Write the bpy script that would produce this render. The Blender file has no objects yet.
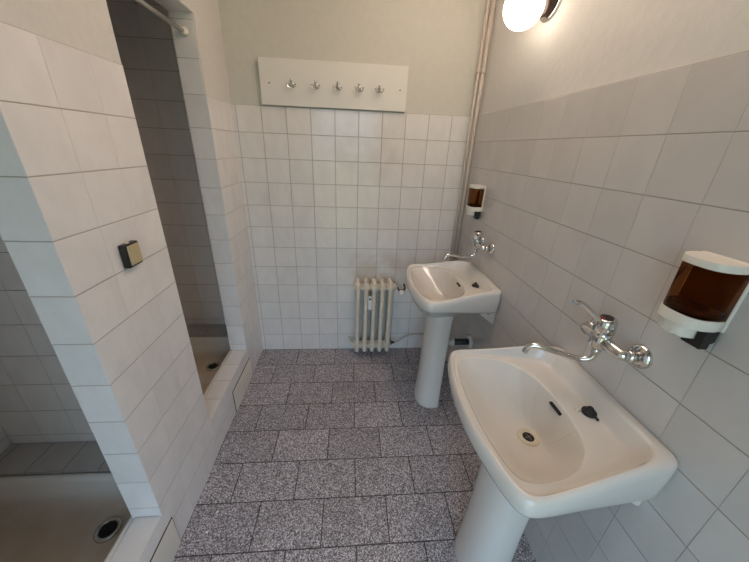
import bpy, bmesh, math, random
from mathutils import Vector, Matrix
random.seed(7)
S = bpy.context.scene
COL = S.collection
PI = math.pi

# ------------------------------------------------------------------ materials
def newmat(name):
    m = bpy.data.materials.new(name); m.use_nodes = True
    nt = m.node_tree
    return m, nt, nt.nodes['Principled BSDF']

def simple(name, col, rough=.5, metal=0, coat=0, spec=.5, noise=None, trans=0, ior=1.45):
    m, nt, b = newmat(name)
    b.inputs['Base Color'].default_value = (*col, 1)
    b.inputs['Roughness'].default_value = rough
    b.inputs['Metallic'].default_value = metal
    b.inputs['Coat Weight'].default_value = coat
    b.inputs['Coat Roughness'].default_value = .05
    b.inputs['Specular IOR Level'].default_value = spec
    b.inputs['Transmission Weight'].default_value = trans
    b.inputs['IOR'].default_value = ior
    if noise:
        sc, amt, bump = noise
        N = nt.nodes; L = nt.links
        tc = N.new('ShaderNodeTexCoord'); no = N.new('ShaderNodeTexNoise')
        no.inputs['Scale'].default_value = sc; no.inputs['Detail'].default_value = 9
        L.new(tc.outputs['Object'], no.inputs['Vector'])
        if amt:
            r = N.new('ShaderNodeValToRGB')
            r.color_ramp.elements[0].position = .3; r.color_ramp.elements[1].position = .7
            r.color_ramp.elements[0].color = (*[c * (1 - amt) for c in col], 1)
            r.color_ramp.elements[1].color = (*[min(1, c * (1 + amt * .5)) for c in col], 1)
            L.new(no.outputs['Fac'], r.inputs['Fac']); L.new(r.outputs['Color'], b.inputs['Base Color'])
        if bump:
            bp = N.new('ShaderNodeBump'); bp.inputs['Strength'].default_value = 1
            bp.inputs['Distance'].default_value = bump
            L.new(no.outputs['Fac'], bp.inputs['Height']); L.new(bp.outputs['Normal'], b.inputs['Normal'])
    return m

class NT:
    """tiny helper for math node chains"""
    def __init__(s, nt): s.N = nt.nodes; s.L = nt.links
    def m(s, op, a, b=None, c=None):
        n = s.N.new('ShaderNodeMath'); n.operation = op
        for i, v in enumerate((a, b, c)):
            if v is None: continue
            if isinstance(v, (int, float)): n.inputs[i].default_value = v
            else: s.L.new(v, n.inputs[i])
        return n.outputs[0]
    def mix(s, f, a, b, kind='MIX'):
        n = s.N.new('ShaderNodeMix'); n.data_type = 'RGBA'; n.blend_type = kind
        for sock, v in ((n.inputs[0], f), (n.inputs[6], a), (n.inputs[7], b)):
            if isinstance(v, (int, float)): sock.default_value = v
            elif isinstance(v, tuple): sock.default_value = (*v, 1)
            else: s.L.new(v, sock)
        return n.outputs[2]
    def smooth(s, v, lo, hi):
        n = s.N.new('ShaderNodeMapRange'); n.interpolation_type = 'SMOOTHSTEP'
        s.L.new(v, n.inputs[0]); n.inputs[1].default_value = lo; n.inputs[2].default_value = hi
        return n.outputs[0]

def tile_mat(name, col, grout, streak=(14, 3), rough=.16, gw=.0016, stain=None, fleck=.05, vert=1.0):
    """glazed wall tile, 15 cm grid laid out in metres on the UV map"""
    m, nt, b = newmat(name); T = NT(nt); N = nt.nodes; L = nt.links
    uv = N.new('ShaderNodeUVMap')
    sp = N.new('ShaderNodeSeparateXYZ'); L.new(uv.outputs[0], sp.inputs[0])
    u = T.m('DIVIDE', sp.outputs[0], .15); v = T.m('DIVIDE', sp.outputs[1], .15)
    fu, fv = T.m('FRACT', u), T.m('FRACT', v)
    iu, iv = T.m('FLOOR', u), T.m('FLOOR', v)
    du = T.m('SUBTRACT', .5, T.m('ABSOLUTE', T.m('SUBTRACT', fu, .5)))
    dv = T.m('SUBTRACT', .5, T.m('ABSOLUTE', T.m('SUBTRACT', fv, .5)))
    d = T.m('MULTIPLY', T.m('MINIMUM', du, dv), .15)
    g = T.smooth(d, gw * .6, gw * 1.3)                 # 0 in the grout, 1 on the tile
    cv = N.new('ShaderNodeCombineXYZ'); L.new(iu, cv.inputs[0]); L.new(iv, cv.inputs[1])
    wn = N.new('ShaderNodeTexWhiteNoise'); wn.noise_dimensions = '3D'; L.new(cv.outputs[0], wn.inputs['Vector'])
    rs = N.new('ShaderNodeSeparateXYZ'); L.new(wn.outputs['Color'], rs.inputs[0])
    # marbling, shifted per tile
    sh = N.new('ShaderNodeVectorMath'); sh.operation = 'MULTIPLY_ADD'
    L.new(wn.outputs['Color'], sh.inputs[0]); sh.inputs[1].default_value = (3, 3, 3); L.new(uv.outputs[0], sh.inputs[2])
    mp = N.new('ShaderNodeMapping'); mp.inputs['Rotation'].default_value = (0, 0, .7); mp.inputs['Scale'].default_value = (streak[0], streak[1] * 2, 1)
    L.new(sh.outputs[0], mp.inputs['Vector'])
    no = N.new('ShaderNodeTexNoise'); no.inputs['Scale'].default_value = 1.0; no.inputs['Detail'].default_value = 5; no.inputs['Roughness'].default_value = .6
    L.new(mp.outputs[0], no.inputs['Vector'])
    cloud = T.smooth(no.outputs['Fac'], .25, .75)
    lo = tuple(c * (1 - fleck) for c in col); hi = tuple(min(1, c * (1 + fleck)) for c in col)
    base = T.mix(cloud, lo, hi)
    val = T.m('ADD', .975, T.m('MULTIPLY', rs.outputs[0], .05))
    cb = N.new('ShaderNodeCombineXYZ')
    for i in range(3): L.new(val, cb.inputs[i])
    base = T.mix(1.0, base, cb.outputs[0], 'MULTIPLY')
    if stain:                                          # grime with its own outline: (u0,u1,v0,v1,soft,colour)
        for (u0, u1, v0, v1, soft, sc, amt) in stain:
            a = T.m('MULTIPLY', T.smooth(sp.outputs[0], u0 - soft, u0 + soft), T.m('SUBTRACT', 1, T.smooth(sp.outputs[0], u1 - soft, u1 + soft)))
            c = T.m('MULTIPLY', T.smooth(sp.outputs[1], v0 - soft, v0 + soft), T.m('SUBTRACT', 1, T.smooth(sp.outputs[1], v1 - soft, v1 + soft)))
            sn = N.new('ShaderNodeTexNoise'); sn.inputs['Scale'].default_value = 9; L.new(uv.outputs[0], sn.inputs['Vector'])
            f = T.m('MULTIPLY', T.m('MULTIPLY', T.m('MULTIPLY', a, c), T.smooth(sn.outputs['Fac'], .2, .6)), amt)
            base = T.mix(f, base, sc)
    gv = T.smooth(T.m('MULTIPLY', dv, .15), gw * .6, gw * 1.3)
    gc = T.mix(gv, grout, tuple(a * vert + b_ * (1 - vert) for a, b_ in zip(grout, col)))
    colr = T.mix(g, gc, base)
    L.new(colr, b.inputs['Base Color'])
    L.new(T.m('SUBTRACT', .7, T.m('MULTIPLY', g, .7 - rough)), b.inputs['Roughness'])
    # relief: sunk grout, pillowed and faintly tilted tiles
    til = T.m('ADD', T.m('MULTIPLY', T.m('SUBTRACT', fu, .5), T.m('SUBTRACT', rs.outputs[0], .5)),
              T.m('MULTIPLY', T.m('SUBTRACT', fv, .5), T.m('SUBTRACT', rs.outputs[1], .5)))
    wav = N.new('ShaderNodeTexNoise'); wav.inputs['Scale'].default_value = 22; wav.inputs['Detail'].default_value = 1
    L.new(uv.outputs[0], wav.inputs['Vector'])
    h = T.m('ADD', T.m('MULTIPLY', g, .0009), T.m('ADD', T.m('MULTIPLY', til, .0012), T.m('MULTIPLY', wav.outputs['Fac'], .0006)))
    bp = N.new('ShaderNodeBump'); bp.inputs['Strength'].default_value = 1; bp.inputs['Distance'].default_value = 1
    L.new(h, bp.inputs['Height']); L.new(bp.outputs['Normal'], b.inputs['Normal'])
    return m

def floor_mat():
    m, nt, b = newmat('granite_floor_tiles'); T = NT(nt); N = nt.nodes; L = nt.links
    uv = N.new('ShaderNodeUVMap'); sp = N.new('ShaderNodeSeparateXYZ'); L.new(uv.outputs[0], sp.inputs[0])
    v = T.m('DIVIDE', T.m('MULTIPLY', sp.outputs[1], -1), .2028)
    iv = T.m('FLOOR', v); fv = T.m('FRACT', v)
    odd = T.m('FLOORED_MODULO', iv, 2)
    off = T.m('SUBTRACT', .2815, T.m('MULTIPLY', odd, .148))
    u = T.m('DIVIDE', T.m('SUBTRACT', sp.outputs[0], off), .3015)
    iu = T.m('FLOOR', u); fu = T.m('FRACT', u)
    du = T.m('MULTIPLY', T.m('SUBTRACT', .5, T.m('ABSOLUTE', T.m('SUBTRACT', fu, .5))), .3015)
    dv = T.m('MULTIPLY', T.m('SUBTRACT', .5, T.m('ABSOLUTE', T.m('SUBTRACT', fv, .5))), .2028)
    wob = N.new('ShaderNodeTexNoise'); wob.inputs['Scale'].default_value = 30; L.new(uv.outputs[0], wob.inputs['Vector'])
    d = T.m('ADD', T.m('MINIMUM', du, dv), T.m('MULTIPLY', T.m('SUBTRACT', wob.outputs['Fac'], .5), .0015))
    g = T.smooth(d, .0013, .0032)
    cv = N.new('ShaderNodeCombineXYZ'); L.new(iu, cv.inputs[0]); L.new(iv, cv.inputs[1])
    wn = N.new('ShaderNodeTexWhiteNoise'); L.new(cv.outputs[0], wn.inputs['Vector'])
    n1 = N.new('ShaderNodeTexNoise'); n1.inputs['Scale'].default_value = 190; n1.inputs['Detail'].default_value = 3; n1.inputs['Roughness'].default_value = .7
    n2 = N.new('ShaderNodeTexVoronoi'); n2.inputs['Scale'].default_value = 210
    n3 = N.new('ShaderNodeTexNoise'); n3.inputs['Scale'].default_value = 6; n3.inputs['Detail'].default_value = 4
    for n in (n1, n2, n3): L.new(uv.outputs[0], n.inputs['Vector'])
    cs = N.new('ShaderNodeSeparateXYZ'); L.new(n2.outputs['Color'], cs.inputs[0])
    sp1 = T.m('ADD', T.m('MULTIPLY', n1.outputs['Fac'], .75), T.m('MULTIPLY', cs.outputs[0], .30))
    r = N.new('ShaderNodeValToRGB'); cr = r.color_ramp
    cr.elements[0].position = .34; cr.elements[0].color = (.055, .050, .054, 1)
    cr.elements[1].position = .76; cr.elements[1].color = (.86, .83, .88, 1)
    e = cr.elements.new(.50); e.color = (.23, .207, .220, 1)
    e = cr.elements.new(.62); e.color = (.46, .425, .45, 1)
    L.new(sp1, r.inputs['Fac'])
    val = T.m('ADD', .77, T.m('ADD', T.m('MULTIPLY', wn.outputs['Value'], .22), T.m('MULTIPLY', n3.outputs['Fac'], .34)))
    cb = N.new('ShaderNodeCombineXYZ')
    for i in range(3): L.new(val, cb.inputs[i])
    stone = T.mix(1.0, r.outputs['Color'], cb.outputs[0], 'MULTIPLY')
    L.new(T.mix(g, (.035, .024, .020), stone), b.inputs['Base Color'])
    b.inputs['Roughness'].default_value = .42
    bp = N.new('ShaderNodeBump'); bp.inputs['Distance'].default_value = 1
    L.new(T.m('ADD', T.m('MULTIPLY', g, .0012), T.m('MULTIPLY', n1.outputs['Fac'], .0003)), bp.inputs['Height'])
    L.new(bp.outputs['Normal'], b.inputs['Normal'])
    return m

TILE = (.62, .585, .555); GROUT = (.30, .265, .225)
M = {}
M['tile_back'] = tile_mat('glazed_tile_back', (.73, .695, .66), (.36, .315, .265),
    stain=[(.70, 1.12, .60, .86, .07, (.42, .33, .23), .42), (.52, 1.0, 1.42, 1.72, .10, (.52, .46, .40), .35)])
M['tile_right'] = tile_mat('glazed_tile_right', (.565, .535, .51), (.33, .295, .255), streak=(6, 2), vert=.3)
M['tile_left'] = tile_mat('glazed_tile_left', (.78, .745, .73), (.46, .40, .355), streak=(10, 3), vert=.15)
M['tile_shower'] = tile_mat('glazed_tile_shower', (.71, .68, .655), (.29, .26, .225), vert=.4)
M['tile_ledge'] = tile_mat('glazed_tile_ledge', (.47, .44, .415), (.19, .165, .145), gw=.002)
M['plaster'] = simple('plaster_paint', (.66, .635, .595), .8, noise=(38, .03, .0016))
M['plaster_back'] = simple('dimmed_cream_plaster', (.585, .565, .505), .8, noise=(38, .03, .0012))  # darker plaster copy: the weaker light on the back wall is put into its colour
M['ceiling'] = simple('ceiling_paint', (.78, .76, .72), .85, noise=(30, .02, .001))
M['floor'] = floor_mat()
M['ceramic'] = simple('glazed_ceramic', (.69, .65, .60), .09, coat=.3, noise=(3, .015, 0))
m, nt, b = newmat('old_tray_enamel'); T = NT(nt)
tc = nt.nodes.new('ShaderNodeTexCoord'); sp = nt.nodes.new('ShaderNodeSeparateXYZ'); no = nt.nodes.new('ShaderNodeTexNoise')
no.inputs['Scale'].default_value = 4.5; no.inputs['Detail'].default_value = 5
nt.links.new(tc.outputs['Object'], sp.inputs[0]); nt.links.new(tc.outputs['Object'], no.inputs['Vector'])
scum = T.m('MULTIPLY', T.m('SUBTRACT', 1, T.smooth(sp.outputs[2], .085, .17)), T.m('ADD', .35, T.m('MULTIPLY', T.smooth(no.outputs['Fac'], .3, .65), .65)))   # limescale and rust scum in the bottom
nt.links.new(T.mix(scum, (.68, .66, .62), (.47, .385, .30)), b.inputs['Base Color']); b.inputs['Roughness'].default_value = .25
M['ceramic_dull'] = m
M['chrome'] = simple('chrome', (.66, .65, .64), .07, metal=1)
M['chrome_dull'] = simple('dull_chrome', (.55, .53, .50), .25, metal=1)
M['black'] = simple('black_plastic', (.012, .011, .011), .35)
M['rubber'] = simple('black_rubber', (.016, .014, .013), .55)
M['amber'] = simple('amber_plastic', (.29, .122, .039), .04, trans=1, ior=1.08)
M['soap'] = simple('brown_soap', (.10, .035, .010), .15)
M['offwhite'] = simple('offwhite_plastic', (.76, .71, .63), .3)
M['cream'] = simple('cream_enamel', (.72, .63, .51), .35, noise=(20, .06, 0))
M['rust'] = simple('rusty_brown', (.085, .035, .025), .7)
M['beige_key'] = simple('beige_rocker', (.50, .40, .235), .4)
M['board'] = simple('white_board', (.74, .715, .66), .4, noise=(6, .02, 0))
M['panelcream'] = simple('cream_panel', (.74, .685, .61), .45, noise=(4, .03, 0))
M['pipe_paint'] = simple('painted_pipe', (.53, .465, .40), .4, noise=(9, .06, 0))
M['grey_pipe'] = simple('dark_grey_pipe', (.055, .06, .065), .4)
M['brown_bakelite'] = simple('brown_bakelite', (.045, .022, .016), .3)
M['red'] = simple('red_mark', (.5, .04, .03), .4)
M['white'] = simple('white_plastic', (.80, .79, .76), .35)
M['dark'] = simple('dark_gap', (.02, .017, .015), .8)
M['steel'] = simple('worn_aluminium', (.50, .48, .45), .35, metal=.85)
m, nt, b = newmat('opal_globe_glass')
b.inputs['Base Color'].default_value = (.9, .88, .84, 1)
b.inputs['Emission Color'].default_value = (1, .86, .70, 1)
b.inputs['Emission Strength'].default_value = 5.5
M['globe'] = m
m, nt, b = newmat('added_lamp_shade')
b.inputs['Base Color'].default_value = (.9, .88, .84, 1)
b.inputs['Emission Color'].default_value = (1, .79, .655, 1)
b.inputs['Emission Strength'].default_value = 20.5  # glow of the added ceiling fill lamp
M['added_lamp_glow'] = m

# ------------------------------------------------------------------ mesh helpers
class MB:
    def __init__(s):
        s.bm = bmesh.new(); s.uv = s.bm.loops.layers.uv.new('UVMap')
    def quad(s, vs, mi=0, smooth=False):
        try: f = s.bm.faces.new(vs)
        except ValueError: return None
        f.material_index = mi; f.smooth = smooth
        return f
    def box(s, x0, x1, y0, y1, z0, z1, mi=0, bev=0, seg=2):
        mt = Matrix.LocRotScale(Vector(((x0 + x1) / 2, (y0 + y1) / 2, (z0 + z1) / 2)), None, Vector((x1 - x0, y1 - y0, z1 - z0)))
        r = bmesh.ops.create_cube(s.bm, size=1, matrix=mt)
        fs = {f for v in r['verts'] for f in v.link_faces}
        for f in fs: f.material_index = mi
        if bev:
            es = list({e for v in r['verts'] for e in v.link_edges})
            q = bmesh.ops.bevel(s.bm, geom=es, offset=bev, segments=seg, profile=.5, affect='EDGES', clamp_overlap=True)
            for f in q['faces']: f.material_index = mi; f.smooth = True
        return r['verts']
    def loft(s, rings, mi=0, cap0=True, cap1=True, smooth=True, closed=True):
        R = [[s.bm.verts.new(p) for p in ring] for ring in rings]
        n = len(R[0])
        for a, c in zip(R, R[1:]):
            for i in range(n if closed else n - 1):
                s.quad((a[i], a[(i + 1) % n], c[(i + 1) % n], c[i]), mi, smooth)
        if cap0: s.quad(list(reversed(R[0])), mi)
        if cap1: s.quad(R[-1], mi)
    def cyl(s, p0, p1, r0, r1=None, n=20, mi=0, cap=True):
        r1 = r0 if r1 is None else r1
        p0, p1 = Vector(p0), Vector(p1); d = (p1 - p0).normalized()
        a = d.orthogonal().normalized(); c = d.cross(a)
        ring = lambda p, r: [p + r * (math.cos(2 * PI * i / n) * a + math.sin(2 * PI * i / n) * c) for i in range(n)]
        s.loft([ring(p0, r0), ring(p1, r1)], mi, cap, cap)
    def lathe(s, o, ax, prof, n=28, mi=0, cap=True):
        """prof = [(t along axis, radius)]"""
        o = Vector(o); d = Vector(ax).normalized(); a = d.orthogonal().normalized(); c = d.cross(a)
        s.loft([[o + d * t + max(r, 1e-4) * (math.cos(2 * PI * i / n) * a + math.sin(2 * PI * i / n) * c) for i in range(n)] for t, r in prof], mi, cap, cap)
    def tube(s, pts, r, n=14, mi=0, sub=6, flat=1.0):
        P = [Vector(p) for p in pts]
        if sub > 1 and len(P) > 2:                     # Catmull-Rom
            Q = []
            E_ = [2 * P[0] - P[1]] + P + [2 * P[-1] - P[-2]]
            for i in range(1, len(E_) - 2):
                a, b_, c, d = E_[i - 1:i + 3]
                for k in range(sub):
                    t = k / sub
                    Q.append(.5 * (2 * b_ + (c - a) * t + (2 * a - 5 * b_ + 4 * c - d) * t * t + (3 * b_ - a - 3 * c + d) * t ** 3))
            Q.append(P[-1]); P = Q
        rad = r if callable(r) else (lambda t: r)
        t0 = (P[1] - P[0]).normalized(); a = t0.orthogonal().normalized(); rings = []
        for i, p in enumerate(P):
            t = (P[min(i + 1, len(P) - 1)] - P[max(i - 1, 0)]).normalized()
            a = (a - t * a.dot(t)).normalized(); c = t.cross(a)
            rr = rad(i / (len(P) - 1))
            rings.append([p + rr * (math.cos(2 * PI * k / n) * a + flat * math.sin(2 * PI * k / n) * c) for k in range(n)])
        s.loft(rings, mi)
    def extrude_poly(s, pts, z0, z1, mi=0, bev=0, smooth=False):
        a = [s.bm.verts.new((x, y, z0)) for x, y in pts]; c = [s.bm.verts.new((x, y, z1)) for x, y in pts]
        n = len(a); fs = []
        for i in range(n): s.quad((a[i], a[(i + 1) % n], c[(i + 1) % n], c[i]), mi, smooth)
        s.quad(list(reversed(a)), mi); s.quad(c, mi)
        if bev:
            vs = set(a + c)
            es = [e for v in vs for e in v.link_edges if abs(e.verts[0].co.z - e.verts[1].co.z) < 1e-6]
            q = bmesh.ops.bevel(s.bm, geom=list(set(es)), offset=bev, segments=3, profile=.5, affect='EDGES')
            for f in q['faces']: f.material_index = mi; f.smooth = True
    def sphere(s, c, r, mi=0, scale=(1, 1, 1), u=24, v=16):
        q = bmesh.ops.create_uvsphere(s.bm, u_segments=u, v_segments=v, radius=r, matrix=Matrix.Translation(Vector(c)) @ Matrix.Diagonal((*scale, 1)))
        for f in {f for w in q['verts'] for f in w.link_faces}: f.material_index = mi; f.smooth = True
    def build(s, name, mats, parent=None, uvo=(0, 0, 0), normals=True):
        if normals: bmesh.ops.recalc_face_normals(s.bm, faces=s.bm.faces)
        s.bm.normal_update()
        for f in s.bm.faces:
            n = f.normal; ax = max(range(3), key=lambda i: abs(n[i]))
            for l in f.loops:
                c = l.vert.co
                l[s.uv].uv = ((c.y - uvo[1], c.z - uvo[2]), (c.x - uvo[0], c.z - uvo[2]), (c.x - uvo[0], c.y - uvo[1]))[ax]
        me = bpy.data.meshes.new(name); s.bm.to_mesh(me); s.bm.free()
        for mm in (mats if isinstance(mats, (list, tuple)) else [mats]): me.materials.append(mm)
        o = bpy.data.objects.new(name, me); COL.objects.link(o)
        if parent: o.parent = parent
        return o

def thing(name, label, cat, loc=(0, 0, 0), group=None):
    o = bpy.data.objects.new(name, None); COL.objects.link(o); o.location = loc; o.empty_display_size = .05
    o['label'] = label; o['category'] = cat
    if group: o['group'] = group
    return o
def tag(o, label, cat, group=None):
    o['label'] = label; o['category'] = cat
    if group: o['group'] = group
    return o
def struct(name, mb, mats, uvo=(0, 0, 0)):
    o = mb.build(name, mats, None, uvo); o['kind'] = 'structure'; return o
def copy_tree(o, loc, label):
    def rec(src, par):
        c = src.copy(); COL.objects.link(c)
        if par: c.parent = par
        for ch in list(src.children): rec(ch, c)
        return c
    r = rec(o, None); r.location = loc; r['label'] = label
    return r

# ------------------------------------------------------------------ the room
W = 1.504          # right wall
XL = -0.02         # left wall face
XR = -0.13         # back of the left wall (shower side)
XS = -0.88         # far wall of the showers
YB = -3.05         # rear wall
ZC = 2.75          # ceiling
PL = .008          # tile thickness in front of the plaster
YP0, YP1 = -1.40, -0.96      # pier between the shower openings
YJ = -0.345                  # far jamb of the far shower
YN = -2.05                   # near jamb of the near shower
ZL = 2.125                   # lintel
ZK = .25                     # curb

f = MB(); f.box(XS - .15, W + .15, YB - .15, .15, -.12, 0); struct('floor', f, M['floor'])
f = MB(); f.box(XS - .15, W + .15, YB - .15, .15, ZC, ZC + .1); struct('ceiling', f, M['ceiling'])

f = MB()
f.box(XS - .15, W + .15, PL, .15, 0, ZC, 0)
f.box(XL, W - .001, 0, PL, 0, 1.8, 1)
f.box(XS, XR, 0, PL, 0, ZC - .1, 2)
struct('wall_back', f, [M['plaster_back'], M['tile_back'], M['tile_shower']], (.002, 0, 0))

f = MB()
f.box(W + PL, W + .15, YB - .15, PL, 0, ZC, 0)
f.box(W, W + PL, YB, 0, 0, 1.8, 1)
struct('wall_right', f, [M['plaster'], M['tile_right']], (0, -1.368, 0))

f = MB(); g = .0005
def leftblock(y0, y1, z0, z1): f.box(XR + PL, XL - PL, y0, y1, z0, z1, 0)
for y0, y1, z0 in ((YP0 + .0006, YP1 - .0006, 1.8005), (YJ + .004, PL, 1.8005), (YP1, YJ + .004, ZL + .0006), (YN - .001, YP0, ZL + .0006), (YB, YN - .001, 1.8005)):
    f.box(XL - PL, XL - .0018, y0, y1, z0, ZC, 0)
leftblock(YP0 + PL, YP1 - PL, 0, ZC)                    # pier
leftblock(YJ + PL, PL, 0, ZC)                           # stub in the far corner
leftblock(YP1 - PL, YJ + PL, ZL + PL, ZC)               # lintel over the far shower
leftblock(YN - PL, YP0 + PL, ZL + PL, ZC)               # lintel over the near shower
leftblock(YB, YN - PL, 0, ZC)                           # wall on to the rear
f.box(XL - PL, XL, YP0, YP1, 0, 1.8, 1)                 # room side tiles up to 1.8 m
f.box(XL - PL, XL, YJ, 0, 0, 1.8, 1)
f.box(XL - PL, XL, YB, YN, 0, 1.8, 1)
def reveal(y0, y1): f.box(XR, XL - PL, y0, y1, 0, ZL, 1)
reveal(YP0, YP0 + PL); reveal(YP1 - PL, YP1); reveal(YJ, YJ + PL); reveal(YN - PL, YN)
f.box(XR, XL - PL, YP1, YJ, ZL, ZL + PL, 1); f.box(XR, XL - PL, YN, YP0, ZL, ZL + PL, 1)
for y0, y1, z0 in ((YP0, YP1, 0), (YJ, 0, 0), (YB, YN, 0), (YP1, YJ, ZL), (YN, YP0, ZL)):   # shower side tiles
    f.box(XR, XR + PL, y0 + (PL if z0 == 0 else 0), y1 - (PL if z0 == 0 and y1 < 0 else 0), z0 + (PL if z0 else 0), ZC - .1, 2)
struct('wall_left', f, [M['plaster'], M['tile_left'], M['tile_shower']], (XL, -1.40, 0))

f = MB(); f.box(XS - .15, XS, YB - .15, PL, 0, ZC, 0); struct('wall_outer', f, M['tile_shower'], (0, -1.05, 0))
f = MB(); f.box(XS, XR, -1.05, -.97, 0, ZC, 0); struct('wall_middle', f, M['tile_shower'], (-.88, 0, 0))
f = MB(); f.box(XS, XR, YN - .08, YN, 0, ZC, 0); struct('wall_near', f, M['tile_shower'], (-.88, 0, 0))

# rear wall with the doorway the daylight comes through
DX0, DX1, DZ = .12, 1.12, 2.15
f = MB()
f.box(XL - PL, DX0, YB - .15, YB, 0, ZC); f.box(DX1, W + PL, YB - .15, YB, 0, ZC); f.box(DX0, DX1, YB - .15, YB, DZ, ZC)
struct('wall_rear', f, M['plaster'])
f = MB()
f.box(DX0, DX0 + .04, YB - .15, YB + .01, 0, DZ, 0); f.box(DX1 - .04, DX1, YB - .15, YB + .01, 0, DZ, 0); f.box(DX0 + .04, DX1 - .04, YB - .15, YB + .01, DZ - .04, DZ, 0)
struct('door_1', f, M['white'])

# tiled curbs (thresholds of the showers) and the tiled ledges behind the trays
def curb(name, y0, y1):
    f = MB()
    f.box(-.12, XL - .001, y0 + .0005, y1 - .0005, 0, ZK, 0, bev=.0025)
    struct(name, f, M['tile_left'], (XL, -1.40, -.05))
curb('trim_1', YP1, YJ); curb('trim_2', YN, YP0)
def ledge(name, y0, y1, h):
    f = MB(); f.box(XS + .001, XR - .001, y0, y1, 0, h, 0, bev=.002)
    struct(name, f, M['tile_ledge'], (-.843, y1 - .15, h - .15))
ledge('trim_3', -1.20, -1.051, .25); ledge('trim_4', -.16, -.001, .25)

# ------------------------------------------------------------------ shower trays
def make_tray(label, y0, y1, dr):
    t = thing('shower_tray', label, 'shower tray', ((XS + XR) / 2, (y0 + y1) / 2, 0), 'shower trays')
    ox, oy = t.location.x, t.location.y
    x0, x1 = XS + .002, -.122
    def rr(x0, x1, y0, y1, r, z, n=8):
        out = []
        for cx, cy, a0 in ((x1 - r, y1 - r, 0), (x0 + r, y1 - r, PI / 2), (x0 + r, y0 + r, PI), (x1 - r, y0 + r, 1.5 * PI)):
            for k in range(n + 1):
                a = a0 + k * PI / 2 / n; out.append((cx + r * math.cos(a) - ox, cy + r * math.sin(a) - oy, z))
        return out
    f = MB()
    def ins(d, r, z): return rr(x0 + d, x1 - d, y0 + d, y1 - d, r, z)
    f.loft([ins(.0, .012, .002), ins(0, .012, .232), ins(.003, .012, .241), ins(.010, .012, .2445), ins(.018, .014, .243), ins(.024, .018, .236),
            ins(.028, .03, .215), ins(.036, .04, .150), ins(.044, .05, .115), ins(.056, .06, .100), ins(.075, .07, .093), ins(.16, .08, .087), ins(.28, .03, .083)])
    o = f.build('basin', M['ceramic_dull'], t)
    # drain
    dx, dy = dr[0] - ox, dr[1] - oy
    f = MB(); f.lathe((dx, dy, .081), (0, 0, 1), [(0, .048), (.016, .047), (.019, .042), (.018, .034), (.012, .032)], 32)
    d = f.build('drain', M['chrome_dull'], t); d['label'] = 'dull metal drain ring'
    f = MB(); f.lathe((dx, dy, .081), (0, 0, 1), [(.012, .031), (.0145, .031)], 28)
    f2 = f
    for k in range(-2, 3):
        w = math.sqrt(.028 ** 2 - (k * .011) ** 2)
        f2.box(dx + k * .011 - .0022, dx + k * .011 + .0022, dy - w, dy + w, .0955, .100, 0)
    g_ = f2.build('grate', M['black'], d); g_['label'] = 'black drain grate'
    return t
make_tray('shallow enamel shower tray of the near shower, at the lower left corner', YN + .004, -1.203, (-.295, -1.352))
make_tray('stained enamel shower tray of the dark far shower behind the pier', -.965, -.163, (-.283, -.320))

# ------------------------------------------------------------------ access panels in the curb fronts
def panel(y0, y1, z0, z1, label):
    t = thing('access_panel', label, 'access panel', (XL, (y0 + y1) / 2, 0), 'cream access panels in the shower curbs')
    f = MB(); f.box(-.0005, .002, -(y1 - y0) / 2 - .004, (y1 - y0) / 2 + .004, z0 - .002, z1 + .005, 0)
    g_ = f.build('gap_frame', M['dark'], t); g_['label'] = 'dark gap around the panel'
    f = MB(); f.box(.001, .005, -(y1 - y0) / 2, (y1 - y0) / 2, z0, z1, 0, bev=.001)
    f.build('cover', M['panelcream'], t)
panel(-.66, -.325, .004, .163, 'cream access panel in the curb front below the far dark shower')
panel(-1.80, -1.368, .004, .17, 'cream access panel beside the floor below the near shower opening')

# ------------------------------------------------------------------ pedestal sinks
def outline(pts, n=8):
    """half outline (d, h) from wall to front -> closed smooth polygon of (d, y)"""
    full = [(d, h) for d, h in pts] + [(d, -h) for d, h in reversed(pts[:-1] if pts[-1][1] < 1e-6 else pts)]
    return full
def polar(poly, c, ths):
    out = []
    n = len(poly)
    for th in ths:
        dx, dy = math.cos(th), math.sin(th); best = None
        for i in range(n):
            (x1, y1), (x2, y2) = poly[i], poly[(i + 1) % n]
            x1 -= c[0]; x2 -= c[0]; y1 -= c[1]; y2 -= c[1]
            ex, ey = x2 - x1, y2 - y1; den = dx * ey - dy * ex
            if abs(den) < 1e-12: continue
            t = (x1 * ey - y1 * ex) / den; s_ = (x1 * dy - y1 * dx) / den
            if t > 0 and -1e-9 <= s_ <= 1 + 1e-9: best = t if best is None else max(best, t)
        out.append(best)
    return out
def chaikin(poly, k, keep=()):
    for _ in range(k):
        q = []
        for i in range(len(poly)):
            a, b_ = poly[i], poly[(i + 1) % len(poly)]
            q += [(a[0] * .75 + b_[0] * .25, a[1] * .75 + b_[1] * .25), (a[0] * .25 + b_[0] * .75, a[1] * .25 + b_[1] * .75)]
        poly = q
    return poly
def smoothring(v, it):
    n = len(v)
    for _ in range(it): v = [(v[i - 1] + 2 * v[i] + v[(i + 1) % n]) / 4 for i in range(n)]
    return v
NTH = 192
C0 = (.28, 0)
O_pts = [(0, .212), (.004, .226), (.014, .238), (.032, .2455), (.06, .249), (.12, .256), (.20, .266), (.28, .277), (.33, .284), (.365, .2875), (.390, .2865), (.405, .280), (.416, .268), (.425, .248), (.434, .218), (.447, .160), (.457, .10), (.462, .05), (.463, 0)]
B_pts = [(.146, 0), (.148, .06), (.158, .115), (.182, .167), (.226, .206), (.275, .226), (.33, .236), (.372, .234), (.396, .221), (.410, .19), (.424, .12), (.429, .06), (.430, 0)]
corner = math.atan2(.212, -.28)
TH = sorted([2 * PI * (i + .5) / NTH - PI for i in range(NTH)] + [corner, -corner])
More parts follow.
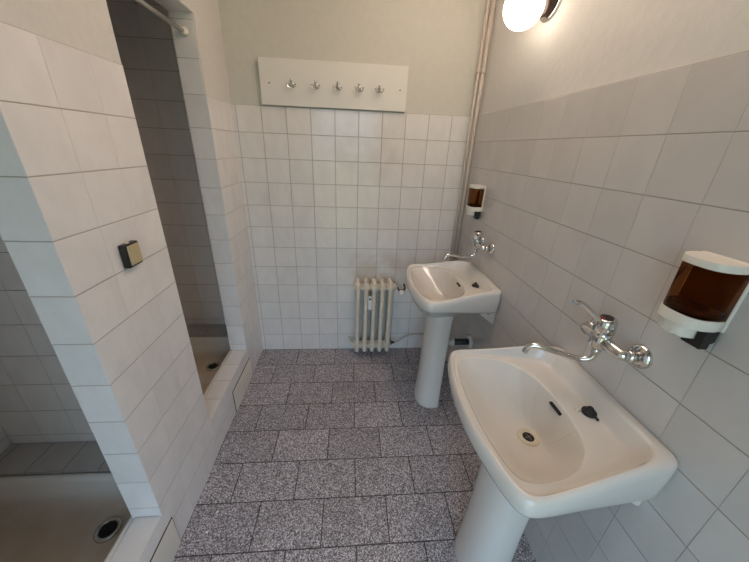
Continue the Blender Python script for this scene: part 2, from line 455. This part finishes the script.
rO = polar(outline(O_pts), C0, TH)
rB = smoothring(polar(B_pts + [(d, -h) for d, h in reversed(B_pts[1:-1])], C0, TH), 4)
R_pts = [(.036, .172), (.044, .198), (.058, .217), (.080, .229), (.12, .237), (.20, .247), (.28, .259), (.33, .266), (.365, .2695), (.388, .268), (.400, .260), (.410, .243), (.421, .212), (.436, .152), (.446, .09), (.451, .04), (.452, 0)]
rR = smoothring(polar(outline([(.036, .0), (.037, .15)] + R_pts)[1:], C0, TH), 3)
F_pts = [(.070, .0), (.071, .14), (.078, .180), (.092, .205), (.115, .218), (.15, .227), (.20, .236), (.28, .249), (.33, .257), (.365, .261), (.384, .260), (.394, .253), (.404, .237), (.415, .207), (.430, .148), (.440, .09), (.445, .04), (.446, 0)]
rF = smoothring(polar(outline(F_pts)[1:], C0, TH), 3)
def sstep(a, b_, x):
    t = max(0, min(1, (x - a) / (b_ - a))); return t * t * (3 - 2 * t)
def ridge_z(d): return .886 + .046 * (1 - sstep(.02, .40, d)) 
def plat_z(d): return .876 + .005 * (1 - sstep(.10, .42, d))
def skirt_z(d): return .828 - .026 * (1 - sstep(.0, .42, d))
DRD = .212                                             # drain distance from the wall
def P(r, th, z, sc=1.0, push=0):
    d = C0[0] + (r * sc + push) * math.cos(th); y = (r * sc + push) * math.sin(th)
    return (-max(d, 0.0), y, z if not callable(z) else z(max(d, 0)))

def make_sink(label, yc):
    t = thing('pedestal_sink', label, 'sink', (W, yc, 0), 'pedestal sinks along the right wall')
    f = MB(); rings = []
    rings.append([P(r, th, .712, .30) for r, th in zip(rO, TH)])
    rings.append([P(r, th, .725, .55) for r, th in zip(rO, TH)])
    rings.append([P(r, th, .775, .82) for r, th in zip(rO, TH)])
    rings.append([P(r, th, lambda d: skirt_z(d) - .002, 1, -.022) for r, th in zip(rO, TH)])
    rings.append([P(r, th, lambda d: skirt_z(d), 1, -.006) for r, th in zip(rO, TH)])
    rings.append([P(r, th, lambda d: skirt_z(d) + .010, 1, -.001) for r, th in zip(rO, TH)])
    top = lambda k: (lambda d: ridge_z(d) - k * (.30 + .70 * sstep(.0, .05, d)))
    rings.append([P(r, th, top(.026)) for r, th in zip(rO, TH)])
    rings.append([P(r * .85 + q * .15, th, top(.012)) for r, q, th in zip(rO, rR, TH)])
    rings.append([P(r * .55 + q * .45, th, top(.004)) for r, q, th in zip(rO, rR, TH)])
    rings.append([P(r * .22 + q * .78, th, top(.0004)) for r, q, th in zip(rO, rR, TH)])
    rings.append([P(q, th, top(.0008)) for q, th in zip(rR, TH)])
    def mixz(k): return lambda d: ridge_z(d) * (1 - k) + plat_z(d) * k
    for a, k in ((.12, .10), (.35, .42), (.62, .78), (.85, .96), (1, 1)):
        rings.append([P(q * (1 - a) + s_ * a, th, mixz(k)) for q, s_, th in zip(rR, rF, TH)])
    for a in (.35, .7, .93): rings.append([P(s_ * (1 - a) + b_ * a, th, plat_z) for s_, b_, th in zip(rF, rB, TH)])
    rings.append([P(b_, th, lambda d: plat_z(d) - .0015) for b_, th in zip(rB, TH)])
    rings.append([P(b_, th, lambda d: plat_z(d) - .0055, .986) for b_, th in zip(rB, TH)])
    for k in range(1, 13):                             # the bowl down to the drain
        u = k / 12
        sc = 1 - u
        dep = .0055 + .1355 * (math.sin(u * PI / 2) ** .85)
        ring = []
        for b_, th in zip(rB, TH):
            x0, y0 = C0[0] + b_ * .97 * math.cos(th), b_ * .97 * math.sin(th)
            x1, y1 = DRD + .026 * math.cos(th), .026 * math.sin(th)
            e = u ** .9
            d, y = x0 * (1 - e) + x1 * e, y0 * (1 - e) + y1 * e
            ring.append((-d, y,   .8768 - dep))
        rings.append(ring)
    f.loft(rings)
    basin = f.build('basin', M['ceramic'], t)
    # overflow slot in the back of the bowl
    f = MB(); f.box(-.1595, -.148, -.026, .026, .8575, .8650, 0, bev=.002)
    o = f.build('overflow_slot', M['dark'], basin); o['label'] = 'dark overflow slot in the bowl'
    # drain
    f = MB(); f.lathe((-DRD, 0, .733), (0, 0, 1), [(0, .035), (.006, .035), (.0085, .032), (.0085, .026), (.006, .0195), (.001, .0150)], 32)
    dr = f.build('drain_ring', M['cream'], basin); dr['label'] = 'cream drain ring'
    f = MB(); f.lathe((-DRD, 0, .733), (0, 0, 1), [(.0005, .0185), (.0046, .0185)], 28, mi=0)
    for k in range(2):
        a = PI / 2 * k + .3; c, s_ = math.cos(a) * .0140, math.sin(a) * .0140
        f.tube([(-DRD - c, -s_, .7386), (-DRD, 0, .7388), (-DRD + c, s_, .7386)], .0008, 8, 1, sub=1)
    f.lathe((-DRD, 0, .7375), (0, 0, 1), [(0, .0025), (.0025, .0018)], 16, mi=1)
    o = f.build('drain_cross', [M['dark'], M['chrome_dull']], dr); o['label'] = 'dark waste hole with metal cross'
    # pedestal column, D shaped, open at the back
    f = MB(); rings = []
    for z, hw, hd, cd in ((0.0, .121, .101, .244), (.012, .122, .102, .244), (.05, .118, .098, .243), (.15, .112, .093, .241), (.35, .107, .088, .237), (.55, .110, .087, .234), (.68, .117, .091, .233), (.742, .123, .093, .232)):
        ring = []
        for k in range(49):
            a = -PI * .62 + PI * 1.24 * k / 48
            ca, sa = math.cos(a), math.sin(a)
            e = 2.3
            ring.append((-(cd + hd * math.copysign(abs(ca) ** (2 / e), ca)), hw * math.copysign(abs(sa) ** (2 / e), sa), z))
        inner = [(-(cd + (-p[0] - cd) * .88), p[1] * .88, z) for p in reversed(ring)]
        rings.append(ring + inner)
    f.loft(rings)
    f.build('pedestal', M['ceramic'], t)
    # wall bracket under each back corner
    for sgn in (-1, 1):
        f = MB()
        y = sgn * .196
        pts = [(-.002, .806), (-.100, .806), (-.096, .780), (-.012, .715), (-.002, .715)]
        a = [f.bm.verts.new((x, y - .012, z)) for x, z in pts]; c = [f.bm.verts.new((x, y + .012, z)) for x, z in pts]
        for i in range(5): f.quad((a[i], a[(i + 1) % 5], c[(i + 1) % 5], c[i]))
        f.quad(a[::-1]); f.quad(c)
        br = f.build('bracket', M['offwhite'], t)
        f = MB(); f.lathe((-.050, y - .022 * 1, .792), (0, -1, 0), [(-.012, .006), (0, .006), (.001, .010), (.006, .010)], 6)
        o = f.build('bolt', M['chrome_dull'], br); o['label'] = 'rusty metal bolt'
    return t
SY2, SY1 = -1.499, -.556
sink = make_sink('near white pedestal sink in the foreground, right of the granite floor', SY2)
copy_tree(sink, (W, SY1, 0), 'far white pedestal sink beside the radiator and corner pipes')

# black rubber plugs on the decks
def make_plug(label, loc):
    t = thing('sink_plug', label, 'plug', loc, 'black plugs on the sinks')
    f = MB(); f.lathe((0, 0, 0), (0, 0, 1), [(0, .019), (.004, .021), (.009, .020), (.012, .014), (.013, .009), (.022, .0085), (.025, .005)], 24)
    f.build('stopper', M['rubber'], t)
    f = MB(); f.tube([(-.004, -.010, .010), (.002, -.020, .008), (.006, -.026, .0045), (.006, -.030, .0038)], .0038, 10)
    f.build('tail', M['rubber'], t)
    f = MB(); f.lathe((-.030, .012, 0), (0, 0, 1), [(0, .008), (.002, .008), (.004, .004)], 14)
    f.tube([(-.030, .012, .003), (-.022, .010, .006), (-.010, .004, .008)], .0016, 8)
    o = f.build('chain_eye', M['cream'], t); o['label'] = 'yellowed chain eyelet'
    return t
plug = make_plug('black rubber plug lying on the deck of the near sink', (1.424, -1.539, .8803))
copy_tree(plug, (1.424, -.622, .8803), 'black rubber plug lying on the deck of the far sink')

# ------------------------------------------------------------------ wall mixers
def make_faucet(label, loc, rot, lrot, lift=1.0):
    """origin: wall point midway between the two inlets; -x is out of the wall"""
    t = thing('wall_faucet', label, 'faucet', loc, 'chrome wall mixers above the sinks')
    for sy in (-1, 1):
        f = MB(); f.lathe((0, sy * .075, 0), (-1, 0, 0), [(0, .034), (.004, .034), (.010, .031), (.016, .022), (.018, .016)], 32)
        e = f.build('escutcheon', M['chrome'], t)
        f = MB(); f.lathe((-.017, sy * .075, 0), (-1, 0, 0), [(0, .0125), (.010, .0125), (.0105, .0165), (.024, .0165), (.0245, .012), (.030, .012)], 6 if False else 24)
        f.build('union_nut', M['chrome'], e)
        f = MB()
        f.tube([(-.040, sy * .075, 0), (-.052, sy * .070, .001), (-.058, sy * .050, .003), (-.060, sy * .018, .006)], lambda k: .0135 + .0055 * k, 16)
        f.build('inlet_arm', M['chrome'], t)
    f = MB()
    f.lathe((-.062, 0, -.026), (0, 0, 1), [(0, .014), (.004, .020), (.012, .0255), (.040, .0265), (.044, .0252), (.046, .0252), (.050, .0265), (.060, .0265)], 32)
    f.build('body', M['chrome'], t)
    f = MB()
    f.lathe((-.062, 0, .035), (-.10, 0, 1), [(0, .0252), (.002, .0285), (.034, .0280), (.041, .0252), (.044, .020)], 32)
    cap = f.build('cap', M['chrome'], t)
    f = MB(); f.lathe((-.0665, 0, .079), (-.10, 0, 1), [(0, .0165), (.0012, .0165)], 24)
    f.build('cap_disc', M['black'], cap)['label'] = 'dark cap disc'
    f = MB(); f.box(-.083, -.079, -.007, .007, .0795, .0815, 0)
    f.build('temperature_mark', M['red'], cap)['label'] = 'red temperature mark'
    c, s_ = math.cos(lrot), math.sin(lrot)
    f = MB()
    f.tube([(-.062 - c * r, s_ * r, .066 + (z - .066) * lift) for r, z in ((.020, .066), (.034, .077), (.063, .101), (.086, .118), (.100, .123), (.113, .122))], lambda k: .0080 - .0020 * math.sin(k * PI), 14, flat=1.35)
    f.build('lever', M['chrome'], t)
    # swivel spout
    f = MB(); f.lathe((-.062, 0, -.042), (0, 0, 1), [(0, .011), (.002, .0135), (.014, .0135), (.016, .011)], 24)
    f.build('spout_nut', M['chrome'], t)
    dx, dy = -math.cos(rot), math.sin(rot)
    q = lambda r, z: (-.062 + dx * r, dy * r, z)
    f = MB(); f.tube([q(0, -.030), q(0, -.050), q(.008, -.066), q(.028, -.075), q(.055, -.075), q(.105, -.068), q(.140, -.063), q(.158, -.062), q(.174, -.068), q(.182, -.083), q(.184, -.094)], .0090, 16)
    f.build('spout', M['chrome'], t)
    return t
make_faucet('near chrome wall mixer with raised lever, left of the near soap dispenser', (W, -1.466, 1.092), .42, .10)
make_faucet('far chrome wall mixer beside the corner pipes, over the far sink', (W, -.497, 1.092), -.05, -1.05, .12)

# ------------------------------------------------------------------ soap dispensers
def make_dispenser(label, loc):
    """origin: centre of back plate on the wall at the bottom of the tank; -x out"""
    t = thing('soap_dispenser', label, 'soap dispenser', loc, 'brown soap dispensers on the right wall')
    def D(w, dep, x0=-.006, n=26, e=2.7):
        pts = []
        for k in range(n + 1):
            a = -PI / 2 + PI * k / n
            ca, sa = math.cos(a), math.sin(a)
            pts.append((x0 - dep * abs(ca) ** (2 / e), w * math.copysign(abs(sa) ** (2 / e), sa)))
        return pts
    f = MB(); f.box(-.008, 0, -.054, .054, -.026, .1255, 0, bev=.003)
    f.build('back_plate', M['offwhite'], t)
    f = MB(); f.extrude_poly(D(.0525, .071, e=3.0),   .1085, .1245, bev=.005, smooth=True)
    f.build('lid', M['offwhite'], t)
    f = MB(); f.extrude_poly(D(.0505, .066, -.0085, e=3.0), .0005, .108, smooth=True)
    tank = f.build('tank', M['amber'], t); tank['label'] = 'translucent brown tank'
    f = MB(); f.extrude_poly(D(.046, .060, -.011, e=3.0), .004, .018, smooth=True)
    f.build('soap', M['soap'], tank)['label'] = 'dark liquid soap in the tank'
    f = MB(); f.extrude_poly(D(.0525, .071, e=3.0), -.025, .000, bev=.004, smooth=True)
    f.build('holder', M['offwhite'], t)
    f = MB(); f.extrude_poly([(x, y + .002) for x, y in D(.036, .058, -.014, e=3.0)], -.053, -.0252, bev=.005, smooth=True)
    f.build('nozzle', M['offwhite'], t)
    f = MB()
    a = [(-.009, -.052), (-.040, -.052), (-.040, -.036), (-.009, -.036)]
    lo = [(-.009, -.046), (-.030, -.046), (-.030, -.006), (-.009, -.006)]
    f.loft([[(x, y, -.0252) for x, y in a], [(x, y, -.052) for x, y in a]], smooth=False)
    f.loft([[(x, y, -.0535) for x, y in lo], [(x, y, -.073) for x, y in lo]], smooth=False)
    f.box(-.030, -.009, -.050, -.037, -.056, -.050)
    f.build('push_lever', M['black'], t)['label'] = 'black push lever'
    return t
dp = make_dispenser('near brown soap dispenser on the tiles at the right, above the near sink', (W, -1.621, 1.281))
copy_tree(dp, (W, -.300, 1.283), 'far brown soap dispenser next to the corner pipes, above the far sink')

# ------------------------------------------------------------------ globe lamp
t = thing('wall_lamp', 'glowing white globe lamp on the plaster of the right wall', 'lamp', (W + PL, -.64, 2.18))
f = MB(); f.lathe((0, 0, 0), (-1, 0, 0), [(0, .084), (.004, .085), (.008, .083), (.010, .078)], 40)
f.build('wall_ring', M['chrome'], t)['label'] = 'chrome ring against the wall'
ax = Vector((-.085, 0, -.035)).normalized()
f = MB(); f.lathe((-.008, 0, 0), ax, [(0, .074), (.012, .070), (.030, .060), (.042, .058), (.044, .050)], 36)
f.build('holder', M['brown_bakelite'], t)['label'] = 'dark brown holder'
f = MB(); f.sphere((-.114, 0, -.042), .078, u=40, v=28)
f.build('globe', M['globe'], t)['label'] = 'white opal glass globe'

# added fill lamp out of view, supplies warm light; long to soften shadows
t = thing('added_ceiling_lamp', 'added long opal fill lamp on the unseen ceiling above the sinks', 'lamp', (1.18, -1.05, ZC))
f = MB(); f.box(-.06, .06, -.62, .62, -.035, 0, 0, bev=.004); f.build('base_plate', M['white'], t)
f = MB(); f.box(-.055, .055, -.60, .60, -.085, -.0352, 0, bev=.02, seg=4); f.build('shade', M['added_lamp_glow'], t)

# ------------------------------------------------------------------ coat rack
t = thing('coat_rack', 'white wall board with five chrome hooks above the tiled back wall', 'coat rack', (.605, 0, 1.80))
f = MB(); f.box(-.438, .438, -.018, .0075, .004, .243, 0, bev=.0015)
board = f.build('board', M['board'], t)
for hx in (.351, .491, .621, .749, .872):
    x = hx - .605; z = .112
    f = MB()
    f.lathe((x, -.018, z + .003), (0, -1, 0), [(0, .013), (.003, .013), (.005, .009)], 20)
    f.tube([(x, -.022, z + .004), (x, -.030, z + .002), (x, -.036, z - .006)], .0042, 10)
    f.tube([(x - .024, -.044, z + .002), (x - .021, -.045, z - .008), (x - .011, -.042, z - .014), (x, -.036, z - .014), (x + .011, -.042, z - .014), (x + .021, -.045, z - .008), (x + .024, -.044, z + .002)], .0040, 10)
    f.sphere((x - .024, -.044, z + .003), .0058, u=12, v=8); f.sphere((x + .024, -.044, z + .003), .0058, u=12, v=8)
    f.tube([(x, -.022, z + .006), (x, -.032, z + .012), (x, -.040, z + .020)], .0038, 10)
    f.sphere((x, -.041, z + .021), .0085, u=14, v=10)
    f.build('hook', M['chrome'], t)['label'] = 'small chrome hook'
for sx, sz in ((-.385, .118), (.395, .118)):
    f = MB(); f.lathe((sx, -.0175, sz), (0, -1, 0), [(0, .0045), (.0015, .0042)], 12)
    f.build('screw', M['dark'], t)['label'] = 'dark screw head'

# ------------------------------------------------------------------ radiator
t = thing('radiator', 'small cream cast iron radiator on the back wall beside the far sink', 'radiator', (.885, -.082, 0))
for k in range(5):
    x = -.123 + .0612 * k
    f = MB()
    for y in (-.040, 0, .040):
        pr = [(.062, .003), (.064, .009), (.070, .0135), (.09, .0150), (.13, .0145), (.20, .0138), (.40, .0136), (.58, .0140), (.63, .0155), (.665, .0150), (.676, .0115), (.681, .005)]
        f.loft([[(x + r * 1.25 * math.cos(2 * PI * i / 18), y + r * 1.4 * math.sin(2 * PI * i / 18), z) for i in range(18)] for z, r in pr])
    for z in (.118, .628):
        f.cyl((x, -.038, z), (x, .038, z), .018, n=16)
        f.cyl((x - .0225, 0, z), (x + .0225, 0, z), .030, n=22)
        f.cyl((x - .0303, 0, z), (x + .0303, 0, z), .025, n=20)
        f.cyl((x - .0290, -.034, z + (.002 if z > .5 else 0)), (x + .0290, -.034, z + (.002 if z > .5 else 0)), .021 if z > .5 else .014, n=18)
    f.build('section', M['cream'], t)
f = MB(); f.box(-.0450, -.0170, -.068, -.050, .462, .572, 0, bev=.003)
hm = f.build('heat_meter', M['white'], t); hm['label'] = 'white heat meter strip'
f = MB(); f.box(-.0395, -.0225, -.0692, -.0678, .546, .560, 0)
f.build('display', M['black'], hm)['label'] = 'dark display'
f = MB(); f.lathe((.152, 0, .628), (1, 0, 0), [(0, .024), (.012, .024), (.016, .014), (.030, .012)], 18); f.build('end_plug', M['cream'], t)
f = MB(); f.tube([(.180, -.008, .628), (.186, -.012, .610), (.194, -.016, .606), (.226, -.016, .606), (.234, -.012, .612), (.242, .02, .612), (.243, .081, .612)], .0062, 10)
f.build('valve_body', M['rust'], t)['label'] = 'rusty brown valve body'
f = MB(); f.lathe((.210, -.018, .604), (0, -.55, -.8), [(0, .012), (.005, .019), (.014, .0235), (.026, .0235), (.036, .018), (.041, .009), (.042, .003)], 20)
f.build('valve_knob', M['white'], t)['label'] = 'white valve knob'
f = MB(); f.lathe((.152, 0, .118), (1, 0, 0), [(0, .022), (.010, .022), (.012, .010), (.032, .010)], 18, 0)
f.build('bottom_union', M['rust'], t)['label'] = 'dark rusty union'
f = MB(); f.tube([(.180, 0, .118), (.20, .01, .112), (.25, .045, .118), (.31, .066, .140), (.36, .073, .146), (.48, .0745, .148), (.60, .0745, .150)], .0058, 10)
f.build('return_pipe', M['pipe_paint'], t)['label'] = 'thin cream return pipe along the wall'
f = MB(); f.tube([(-.150, 0, .118), (-.170, 0, .120), (-.182, .02, .122), (-.185, .081, .122)], .008, 10)
f.build('support_hook', M['cream'], t)

# ------------------------------------------------------------------ corner pipes
def pipe(x, y, r, label, z0=.0, clips=()):
    t = thing('wall_pipe', label, 'pipe', (x, y, z0), 'pipes in the back right corner')
    f = MB(); f.cyl((0, 0, 0), (0, 0, ZC - z0 - .001), r, n=20); f.build('tube', M['pipe_paint'], t)
    for cz in clips:
        f = MB()
        f.lathe((0, 0, cz - .009), (0, 0, 1), [(0, r + .0012), (.001, r + .0032), (.017, r + .0032), (.018, r + .0012)], 20)
        f.cyl((0, r, cz), (0, -y + .004, cz), .004, n=10)
        f.build('clip', M['pipe_paint'], t)
pipe(1.490, -.046, .0125, 'thicker cream pipe running up the back right corner, right of the pair', .001, (2.03, 1.075))
pipe(1.462, -.046, .0085, 'thin cream pipe running up the back right corner, left of the pair', .001, (2.03,))

# ------------------------------------------------------------------ waste pipe of the far sink
t = thing('waste_pipe', 'dark grey waste pipe between the far sink pedestal and right wall', 'pipe', (W, SY1 + .03, .43))
f = MB(); f.lathe((-.0005, 0, 0), (-1, 0, 0), [(0, .046), (.006, .045), (.012, .034), (.014, .026)], 28)
f.build('wall_flange', M['white'], t)['label'] = 'white wall flange'
f = MB(); f.cyl((-.010, 0, 0), (-.115, 0, 0), .0215, n=24); f.build('tube', M['grey_pipe'], t)
f = MB(); f.lathe((-.112, 0, 0), (-1, 0, 0), [(0, .024), (.002, .028), (.020, .028), (.022, .022), (.075, .020)], 12)
f.build('nut', M['offwhite'], t)['label'] = 'off white coupling nut'

# ------------------------------------------------------------------ light switch
t = thing('light_switch', 'black light switch with beige rocker on the tiled pier', 'light switch', (XL, -1.176, 1.243))
f = MB(); f.box(0.0005, .021, -.033, .033, -.038, .038, 0, bev=.003); f.build('housing', M['black'], t)
f = MB(); f.box(.020, .025, -.025, .029, -.031, .033, 0, bev=.002); f.build('rocker', M['beige_key'], t)['label'] = 'beige rocker plate'
f = MB(); f.cyl((.012, -.006, .037), (.012, -.006, .044), .006, n=12); f.build('cable_stub', M['cream'], t)

# ------------------------------------------------------------------ curtain rod
t = thing('curtain_rod', 'metal curtain rod across the top of the far dark shower opening', 'curtain rod', (-.076, YJ, 2.052))
L_ = YJ - YP1
f = MB(); f.cyl((0, -.004, 0), (0, -L_ + .004, 0), .0092, n=20); f.build('rod', M['steel'], t)
for y, s_ in ((-.0004, -1), (-L_ + .0004, 1)):
    f = MB(); f.lathe((0, y, 0), (0, s_, 0), [(0, .020), (.004, .020), (.010, .015), (.020, .0135), (.021, .011)], 24)
    f.build('end_flange', M['offwhite'], t)['label'] = 'white end flange'

# ------------------------------------------------------------------ scraps on the floor
def scrap(loc, s_, label):
    f = MB(); n = 9; rnd = [random.uniform(.7, 1.2) for _ in range(n)]
    f.loft([[(s_ * k * rnd[i] * math.cos(2 * PI * i / n), s_ * k * .7 * rnd[i] * math.sin(2 * PI * i / n), z) for i in range(n)] for k, z in ((1, 0), (1, .0012), (.7, .0022))])
    o = f.build('paper_scrap', M['white']); o.location = loc
    tag(o, label, 'scrap', 'white scraps on the floor')
scrap((.077, -1.335, .0), .008, 'larger white paper scrap on the granite floor beside the pier')
scrap((.092, -1.252, .0), .0048, 'tiny white paper scrap on the granite floor, farther from camera')

# ------------------------------------------------------------------ daylight, camera
w = bpy.data.worlds.new('daylight'); S.world = w; w.use_nodes = True
nt = w.node_tree; T = NT(nt); bg = nt.nodes['Background']
tc = nt.nodes.new('ShaderNodeTexCoord'); sp = nt.nodes.new('ShaderNodeSeparateXYZ')
nt.links.new(tc.outputs['Generated'], sp.inputs[0])
up = T.smooth(sp.outputs[2], -.12, .10)
ground = (1.0, 1.25, .75)
sky = (2.45, 3.6, 4.8)
nt.links.new(T.mix(up, ground, sky), bg.inputs['Color'])
bg.inputs['Strength'].default_value = 1.0
def portal(name, w_, h_, loc, rot):
    pl = bpy.data.lights.new(name, 'AREA'); pl.shape = 'RECTANGLE'; pl.size = w_; pl.size_y = h_; pl.cycles.is_portal = True
    po = bpy.data.objects.new(name, pl); COL.objects.link(po); po.location = loc; po.rotation_euler = rot
portal('doorway_portal', DX1 - DX0 - .08, DZ - .04, ((DX0 + DX1) / 2, YB - .10, DZ / 2 - .02), (PI / 2, 0, 0))

f_, cx, cy, cz, yaw, pit, rol = 304.119, .7022, -2.171, 1.5902, .0881, .4123, .0419
fw = Vector((math.sin(yaw) * math.cos(pit), math.cos(yaw) * math.cos(pit), -math.sin(pit)))
rt = Vector((math.cos(yaw), -math.sin(yaw), 0)); upv = rt.cross(fw)
r2 = math.cos(rol) * rt + math.sin(rol) * upv; u2 = -math.sin(rol) * rt + math.cos(rol) * upv
cam = bpy.data.cameras.new('camera'); co = bpy.data.objects.new('camera', cam); COL.objects.link(co)
cam.sensor_width = 36; cam.sensor_fit = 'HORIZONTAL'; cam.lens = f_ * 36 / 749; cam.clip_start = .02
co.matrix_world = Matrix(((r2.x, u2.x, -fw.x, cx), (r2.y, u2.y, -fw.y, cy), (r2.z, u2.z, -fw.z, cz), (0, 0, 0, 1)))
S.camera = co
S.view_settings.view_transform = 'Standard'; S.view_settings.look = 'None'
S.view_settings.gamma = 1; S.view_settings.use_curve_mapping = False
S.view_settings.exposure = 0
S.cycles.use_denoising = True
S.cycles.max_bounces = 12; S.cycles.diffuse_bounces = 6
S.cycles.sample_clamp_indirect = 6
